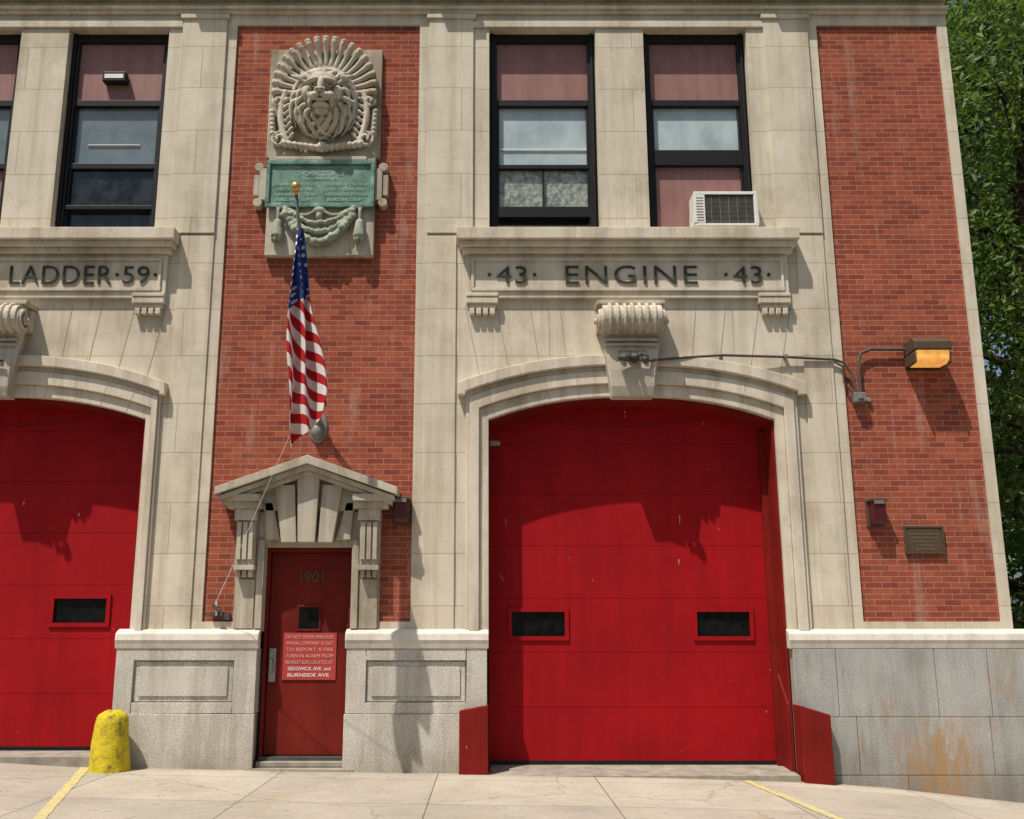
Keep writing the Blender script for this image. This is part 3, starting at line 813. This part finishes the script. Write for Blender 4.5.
for xc in (-2.46, -1.80):
    for k, z_ in enumerate((7.19, 7.12, 7.05, 6.98)):
        text('tablet_line', ('EDWARD F CROKER', 'CHIEF OF DEPARTMENT', 'ALEXANDER STEVENS', 'BUILDING SUPT')[k], xc, z_, 0.54-0.06*(k % 2), 0.036, yy, M['patina_lt'], BT, 0.002)
ea = MB()
for sx in (-1, 1):
    xc = -2.135+sx*0.74
    ea.box(xc-0.05, xc+0.05, -0.10, 0.029, 6.98, 7.42)
    ea.cyl((xc+sx*0.06, -0.10, 7.44), (xc+sx*0.06, 0.029, 7.44), 0.06, 0.06, 18)
    ea.cyl((xc+sx*0.06, -0.10, 6.95), (xc+sx*0.06, 0.029, 6.95), 0.06, 0.06, 18)
    ea.box(xc+sx*0.09-0.035, xc+sx*0.09+0.035, -0.08, 0.029, 7.05, 7.34)
ea.box(-2.72, -1.55, -0.12, -0.071, 7.525, 7.58)
ea.build('scrolled_ears', M['portal'], BT, bevel=0.01)
sw = MB()
for ring, (dz, r) in enumerate(((0, 0.055), (0.075, 0.04), (0.14, 0.032))):
    for i in range(21):
        t_ = i/20; x = -2.135+(t_-0.5)*0.86; z = 6.78-0.36*(1-(2*t_-1)**2)*(1-ring*0.22)+dz*0.7-0.02
        sw.ell((x, -0.13+rnd.uniform(-.015, .015), z+rnd.uniform(-.01, .01)), (r*1.0, r, r*0.95), rnd.uniform(-1, 1), 9, 6)
for sx in (-1, 1):
    x = -2.135+sx*0.52
    sw.cyl((x, -0.13, 6.84), (x, -0.13, 6.72), 0.022)
    sw.ell((x, -0.13, 6.66), (0.055, 0.055, 0.045)); sw.cyl((x, -0.13, 6.66), (x, -0.13, 6.47), 0.055, 0.085, 12)
    for k in range(7):
        a = k/7*2*math.pi; sw.ell((x+math.cos(a)*0.06, -0.13+math.sin(a)*0.05, 6.44), (0.022, 0.022, 0.05), 0, 8, 6)
    pts = [(-2.135+sx*(0.05+0.10*k), -0.12, 6.82-0.06*math.sin(k*1.1)) for k in range(6)]; sw.tube(pts, 0.022)
    for k in range(8):
        a = k/7*math.pi*1.7; sw.ell((-2.135+sx*0.30+math.cos(a)*0.06, -0.11, 6.68+math.sin(a)*0.05), (0.025, 0.03, 0.025), 0, 8, 6)
sw.ell((-2.135, -0.12, 6.83), (0.08, 0.05, 0.05)); sw.ell((-2.135, -0.12, 6.75), (0.045, 0.05, 0.06))
sw.build('bronze_swag', M['swag'], BT, smooth=True, remesh=0.012)

# ------------------------------------------------------------------ flag
FL = empty('american_flag')
pb = Vector((-2.07, 0.02, 4.02)); pe = Vector((-2.16, -1.50, 6.45))
p = MB(); p.cyl(pb, pe, 0.030, 0.018, 12); p.build('flagpole', M['dmetal'], FL, smooth=True)
p = MB(); p.ell(pe+Vector((0, -0.02, 0.05)), (0.055, 0.055, 0.055), 0, 18, 12); p.cyl(pe-Vector((0, -.02, .03)), pe+Vector((0, -0.01, 0.02)), 0.025, 0.03); p.build('gilt_ball', M['gold'], FL, smooth=True)
p = MB(); dv = (pe-pb).normalized(); p.cyl(pb-dv*0.02, pb+dv*0.30, 0.055, 0.05, 14); p.ell((pb.x, 0.02, pb.z+0.02), (0.12, 0.03, 0.20), 0, 18, 8); p.ell((pb.x, -0.02, pb.z-0.04), (0.08, 0.07, 0.10))
p.build('pole_bracket', M['metal'], FL, smooth=True)
def lerp_tab(tab, s):
    for (a, va), (b_, vb) in zip(tab[:-1], tab[1:]):
        if s <= b_:
            u = (s-a)/(b_-a)
            return Vector(va)*(1-u)+Vector(vb)*u
    return Vector(tab[-1][1])
Lt = [(0, (-2.175, -1.30, 6.08)), (0.15, (-2.20, -1.40, 5.66)), (0.35, (-2.20, -1.46, 5.14)), (0.6, (-2.20, -1.47, 4.52)), (0.85, (-2.175, -1.46, 3.86)), (1.0, (-2.10, -1.44, 3.50))]
Rt = [(0, (-2.12, -1.27, 6.08)), (0.15, (-2.06, -1.15, 5.68)), (0.35, (-1.97, -1.12, 5.22)), (0.6, (-1.84, -1.18, 4.68)), (0.85, (-1.72, -1.26, 4.22)), (1.0, (-1.73, -1.28, 4.02))]
NI, NJ = 100, 36
vs = []; uvs = []
for i in range(NI+1):
    s_ = i/NI; L = lerp_tab(Lt, s_); R = lerp_tab(Rt, s_)
    for j in range(NJ+1):
        c_ = j/NJ; q = L.lerp(R, c_)
        amp = 0.02+0.085*min(1, s_*1.8)
        ph = c_*math.pi*5.0 + s_*2.2 + 0.5*math.sin(s_*7)
        q = q + Vector((0.45, -0.9, 0)).normalized()*amp*math.sin(ph) + Vector((0.02*math.sin(ph*0.5+s_*9), 0, 0.02*math.sin(c_*9+s_*12)))
        vs.append(q); uvs.append((c_, s_))
fs = [[i*(NJ+1)+j, i*(NJ+1)+j+1, (i+1)*(NJ+1)+j+1, (i+1)*(NJ+1)+j] for i in range(NI) for j in range(NJ)]
me = bpy.data.meshes.new('flag_cloth'); me.from_pydata([tuple(v) for v in vs], [], fs)
ul = me.uv_layers.new(name='UVMap')
for lp in me.loops: ul.data[lp.index].uv = uvs[lp.vertex_index]
for pl in me.polygons: pl.use_smooth = True
me.materials.append(M['flag']); fo = bpy.data.objects.new('flag_cloth', me); scene.collection.objects.link(fo); fo.parent = FL
p = MB(); p.tube([(-2.12, -1.44, 3.66), (-2.50, -1.0, 3.0), (-2.92, -0.45, 2.30), (-3.17, -0.08, 1.94)], 0.0035, 6)
p.tube([(-3.17, -0.08, 1.94), (-3.16, -0.08, 1.78)], 0.010, 6)
p.build('halyard_rope', M['whitetext'], FL)
p = MB(); p.box(-3.24, -3.10, -0.05, 0.029, 1.77, 1.82); p.cyl((-3.20, -0.10, 1.90), (-3.12, -0.10, 1.83), 0.02); p.cyl((-3.17, 0.02, 1.87), (-3.17, -0.12, 1.87), 0.018); p.box(-3.10, -3.02, -0.03, 0.029, 1.73, 1.80)
p.build('halyard_cleat', M['dmetal'], FL)

# ------------------------------------------------------------------ fixtures
AC = empty('air_conditioner')
a = MB(); x0, x1, z0, z1 = 2.63, 3.44, 6.60, 7.07
a.box(x0, x1, -0.17, 0.14, z0, z0+0.035); a.box(x0, x1, -0.17, 0.14, z1-0.04, z1); a.box(x0, x0+0.14, -0.17, 0.14, z0+0.035, z1-0.04); a.box(x1-0.05, x1, -0.17, 0.14, z0+0.035, z1-0.04)
a.box(x0+0.1, x1-0.1, -0.1, 0.1, 6.556, 6.599)
a.build('casing', M['white'], AC, bevel=0.01)
MB().box(x0+0.14, x1-0.05, -0.13, 0.10, z0+0.04, z1-0.04).build('condenser', M['dmetal'], AC)
a = MB()
for i in range(22): a.box(x0+0.14, x1-0.05, -0.150, -0.135, z0+0.045+i*0.0172, z0+0.0495+i*0.0172)
for i in range(5): a.box(x0+0.22+i*0.11, x0+0.225+i*0.11, -0.155, -0.136, z0+0.04, z1-0.045)
a.build('coil_guard', M['metal'], AC)
a = MB()
for i in range(9): a.box(x0+0.025, x0+0.115, -0.173, -0.1701, z0+0.07+i*0.038, z0+0.082+i*0.038)
a.build('side_vents', M['metal'], AC)

WL = empty('wall_lamp')
a = MB(); a.prism_yz([(0.029, 5.10), (-0.26, 5.10), (-0.33, 5.04), (-0.33, 4.94), (0.029, 4.92)], 5.19, 5.64)
a.box(5.19, 5.215, -0.30, 0.029, 4.78, 4.919); a.box(5.615, 5.64, -0.30, 0.029, 4.78, 4.919); a.box(5.215, 5.615, -0.02, 0.029, 4.78, 4.92)
a.build('lamp_housing', M['bronze'], WL, bevel=0.012)
a = MB(); a.prism_yz([(-0.02, 4.919), (-0.315, 4.935), (-0.29, 4.82), (-0.22, 4.785), (-0.02, 4.785)], 5.217, 5.613)
a.build('lamp_lens', M['amber'], WL, bevel=0.01)

CD = empty('electrical_conduit')
a = MB()
a.tube([(1.95, -0.30, 4.80), (2.10, -0.20, 4.84), (2.35, -0.135, 4.88), (2.9, -0.10, 4.925), (3.7, -0.055, 4.915), (4.30, -0.045, 4.885), (4.42, -0.05, 4.84), (4.50, -0.05, 4.70), (4.53, -0.05, 4.46)], 0.017)
a.tube([(4.60, -0.03, 4.46), (4.60, -0.03, 4.86), (4.64, -0.03, 4.97), (4.76, -0.03, 5.02), (5.19, -0.03, 5.02)], 0.020)
a.tube([(4.50, -0.03, 4.46), (4.40, -0.035, 4.60), (4.40, -0.035, 4.80), (4.30, -0.035, 4.86)], 0.012)
a.build('pipe', M['conduit'], CD)
a = MB(); a.box(4.50, 4.64, -0.09, 0.029, 4.34, 4.46); a.box(4.535, 4.60, -0.11, -0.09, 4.37, 4.43); a.cyl((4.70, 0.03, 4.38), (4.70, -0.02, 4.38), 0.03)
for x in (2.9, 3.7): a.box(x-0.02, x+0.02, -0.08, -0.001, 4.90, 4.95)
a.build('junction_box', M['metal'], CD, bevel=0.008)

def floodlight(C):
    F_ = empty('floodlight_mount')
    a = MB(); a.cyl((C+0.02, -0.25, 4.84), (C+0.02, -0.33, 4.84), 0.055, 0.05, 16); a.cyl((C+0.02, -0.31, 4.84), (C+0.02, -0.42, 4.82), 0.03, 0.03)
    a.tube([(C+0.02, -0.40, 4.82), (C+0.10, -0.43, 4.86), (C+0.16, -0.42, 4.80)], 0.02)
    a.cyl((C-0.18, -0.34, 4.83), (C-0.04, -0.34, 4.83), 0.035, 0.055, 14); a.tube([(C+0.02, -0.30, 4.82), (C+0.20, -0.30, 4.80)], 0.016)
    a.ell((C+0.13, -0.40, 4.79), (0.05, 0.05, 0.05))
    a.build('bracket', M['dmetal'], F_, smooth=True)
floodlight(C1); floodlight(C2)

def alarm(x, z, yb=0.029):
    A = empty('alarm_light')
    a = MB(); a.box(x-0.10, x+0.10, -0.03, yb, z-0.16, z+0.16); a.box(x-0.105, x+0.105, -0.16, -0.031, z+0.13, z+0.165); a.build('mounting_plate', M['bronze'], A, bevel=0.006)
    a = MB(); a.prism_yz([(-0.031, z-0.14), (-0.10, z-0.14), (-0.14, z-0.09), (-0.15, z+0.128), (-0.031, z+0.128)], x-0.085, x+0.085)
    a.build('lens', M['maroon'], A, bevel=0.015)
    MB().box(x-0.06, x+0.06, -0.165, -0.1605, z+0.10, z+0.14).build('label', M['metal'], A)
alarm(4.66, 2.98); alarm(-1.02, 3.0)

WP = empty('wall_plaque')
MB().box(4.99, 5.46, 0.0, 0.029, 2.50, 2.83).build('plate', M['bronze'], WP, bevel=0.006)
b = MB()
for (u0, u1, z0, z1) in ((4.99, 5.46, 2.81, 2.83), (4.99, 5.46, 2.50, 2.52), (4.99, 5.01, 2.521, 2.809), (5.44, 5.46, 2.521, 2.809)): b.box(u0, u1, -0.012, -0.001, z0, z1)
b.build('rim', M['bronze'], WP)
for k in range(6): text('plaque_line', ('DEDICATED TO THE', 'MEMBERS OF ENGINE 43', 'LADDER COMPANY 59', 'WHO SERVED THE CITY', 'OF NEW YORK', '1901')[k], 5.225, 2.78-k*0.045, 0.34 if k < 4 else 0.2, 0.022, -0.003, M['plaquetext'], WP, 0.001)

SC = empty('door_sensor')
a = MB(); a.box(C1-H1-0.0+0.013, C1-H1+0.10, 0.10, 0.16, 3.83, 3.89); a.cyl((C1-H1+0.10, 0.13, 3.86), (C1-H1+0.14, 0.13, 3.86), 0.03); a.build('sensor_body', M['metal'], SC, bevel=0.006)

def guard(x0, x1, sx):
    G = empty('wheel_guard')
    a = MB(); zt = 0.78; gz = -0.25
    if sx < 0:
        a.prism_xz([(x0, gz), (x1, gz), (x1, zt), (x0, zt-0.06)], -0.20, -0.112)
        a.box(x1-0.02, x1, -0.111, 0.03, gz, zt)
    else:
        a.prism_xz([(x0, gz), (x1, gz), (x1, zt-0.10), (x0, zt)], -0.26, -0.112)
        a.box(x0, x0+0.02, -0.111, 0.03, gz, zt); a.prism_yz([(0.03, gz), (0.449, gz), (0.449, zt+0.40), (0.03, zt)], x0-0.06, x0-0.032)
    a.build('steel_plate', M['redguard'], G, bevel=0.012)
guard(-0.315, 0.015, -1); guard(3.535, 3.87, 1)

BL = empty('yellow_bollard')
vs = []; fs = []; prof = [(0.225, -0.02), (0.222, 0.03), (0.212, 0.10), (0.196, 0.30), (0.178, 0.50), (0.170, 0.57), (0.150, 0.605), (0.10, 0.635), (0.05, 0.65), (0.0, 0.652)]
NS = 36
for r, z in prof:
    for i in range(NS):
        a = 2*math.pi*i/NS; k = 1+0.03*math.sin(3*a+z*9)+0.02*math.sin(7*a-z*14)+0.018*random.uniform(-1, 1)
        vs.append((-4.18+math.cos(a)*r*k, -0.36+math.sin(a)*r*k, 0.085+z+0.010*math.sin(5*a)*(1 if r > 0 else 0)))
for j in range(len(prof)-1):
    for i in range(NS): fs.append([j*NS+i, j*NS+(i+1) % NS, (j+1)*NS+(i+1) % NS, (j+1)*NS+i])
MB().add(vs, fs).build('bollard_body', M['yellow'], BL, smooth=True)

# ------------------------------------------------------------------ trees
def leaves(rng, clumps, per, size):
    vs = []; fs = []
    for (c, rad) in clumps:
        for _ in range(per):
            d = Vector((rng.gauss(0, 1), rng.gauss(0, 1), rng.gauss(0, 0.75)))*rad*0.5
            p_ = c+d
            if p_.x < 6.45 and p_.y > -0.5: continue
            n = Vector((rng.gauss(0, 1), rng.gauss(0, 1), rng.gauss(0.5, 1))).normalized()
            a = n.orthogonal().normalized(); a = (Matrix.Rotation(rng.uniform(0, 6.28), 3, n) @ a); b = n.cross(a)
            s_ = size*rng.uniform(0.6, 1.3); o = len(vs)
            vs += [p_-a*s_, p_-b*s_*0.42+n*s_*0.1, p_+a*s_, p_+b*s_*0.42+n*s_*0.1]
            fs.append([o, o+1, o+2, o+3])
    return vs, fs
def tree(name, base, height, rad, seed, mat, nl=9, per=110, zlo=0.18, size=0.095, xmin=6.9):
    rng = random.Random(seed); T = empty(name); base = Vector(base)
    tk = MB(); pts = [base]; rr = [height*0.018]
    for i in range(1, 8):
        pts.append(base+Vector((rng.uniform(-.25, .25), rng.uniform(-.25, .25), height*0.82*i/7))); rr.append(height*0.018*(1-i/9))
    for i in range(7): tk.cyl(pts[i], pts[i+1], rr[i], rr[i+1], 10, False)
    clumps = []
    for l in range(nl*3):
        t_ = 0.14+0.86*(l+rng.random())/(nl*3); k = min(6, int(t_*7)); st_ = pts[k].lerp(pts[k+1], rng.random())
        ang = l*2.4+rng.uniform(-.4, .4); reach = rad*(0.55+0.45*rng.random())*(1.05-0.35*abs(t_-0.5))
        end = st_+Vector((math.cos(ang)*reach, math.sin(ang)*reach, rng.uniform(0.0, 0.45)*reach))
        if end.x < xmin: end.x = xmin+rng.uniform(0, .4)
        mid = st_.lerp(end, 0.5)+Vector((0, 0, 0.12*reach)); r0 = rr[k]*0.42
        tk.cyl(st_, mid, r0, r0*0.6, 7, False); tk.cyl(mid, end, r0*0.6, r0*0.15, 6, False)
        for _ in range(9):
            q = mid.lerp(end, rng.uniform(-0.3, 1.1))+Vector((rng.gauss(0, .5), rng.gauss(0, .5), rng.gauss(0, .55)))*rad*0.22
            if q.x < xmin: q.x = xmin+rng.uniform(0, .5)
            if q.z > base.z+height*zlo*0.6: clumps.append((q, rng.uniform(0.45, 0.95)))
            tk.cyl(mid.lerp(end, rng.uniform(0.2, .9)), q, r0*0.2, r0*0.06, 5, False)
    tk.build('trunk_and_limbs', M['bark'], T, smooth=True)
    vs, fs = leaves(rng, clumps, per, size)
    me = bpy.data.meshes.new('foliage'); me.from_pydata([tuple(v) for v in vs], [], fs); me.materials.append(mat)
    o = bpy.data.objects.new('foliage', me); scene.collection.objects.link(o); o.parent = T
tree('street_tree', (9.6, 4.6, -0.8), 17, 3.3, 3, M['leaf'], 14, 85, size=0.085)
tree('street_tree', (13.6, 12.5, -1.2), 23, 4.6, 8, M['leaf2'], 12, 80, size=0.13)
tree('street_tree', (18.5, 21, -1.5), 30, 6.0, 21, M['leaf2'], 12, 80, size=0.2)
rng = random.Random(4)
cl = [(Vector((rng.uniform(7.2, 20), rng.uniform(1.5, 14), -0.7+abs(rng.gauss(0, 1))*0.9)), rng.uniform(0.4, 0.9)) for _ in range(220)]
vs, fs = leaves(rng, cl, 80, 0.085)
me = bpy.data.meshes.new('shrubbery'); me.from_pydata([tuple(v) for v in vs], [], fs); me.materials.append(M['leaf2'])
o = bpy.data.objects.new('shrubbery', me); scene.collection.objects.link(o)

# ------------------------------------------------------------------ light, world, camera
sd = Vector((-0.70, -0.80, 2.10)).normalized()
sl = bpy.data.lights.new('sun', 'SUN'); sl.energy = 5.0; sl.angle = math.radians(0.5); sl.color = (1.0, 0.955, 0.875)
so = bpy.data.objects.new('sun', sl); scene.collection.objects.link(so); so.rotation_euler = sd.to_track_quat('Z', 'Y').to_euler(); so.location = (-8, -10, 22)
w = bpy.data.worlds.new('World'); scene.world = w; w.use_nodes = True
sk = w.node_tree.nodes.new('ShaderNodeTexSky'); sk.sky_type = 'NISHITA'; sk.sun_disc = False
sk.sun_elevation = math.asin(sd.z); sk.sun_rotation = math.atan2(sd.x, sd.y) % (2*math.pi)
sk.air_density = 1.0; sk.dust_density = 3.0
bg = w.node_tree.nodes['Background']; bg.inputs[1].default_value = 0.095
w.node_tree.links.new(sk.outputs[0], bg.inputs[0])

cam = bpy.data.cameras.new('camera'); co = bpy.data.objects.new('camera', cam); scene.collection.objects.link(co)
co.location = (0, -12, 1.6); co.rotation_euler = (math.radians(90+12.5), 0, 0)
cam.sensor_width = 36; cam.lens = 36*1000/1024; cam.shift_x = 25/1024; cam.clip_end = 2000
scene.camera = co
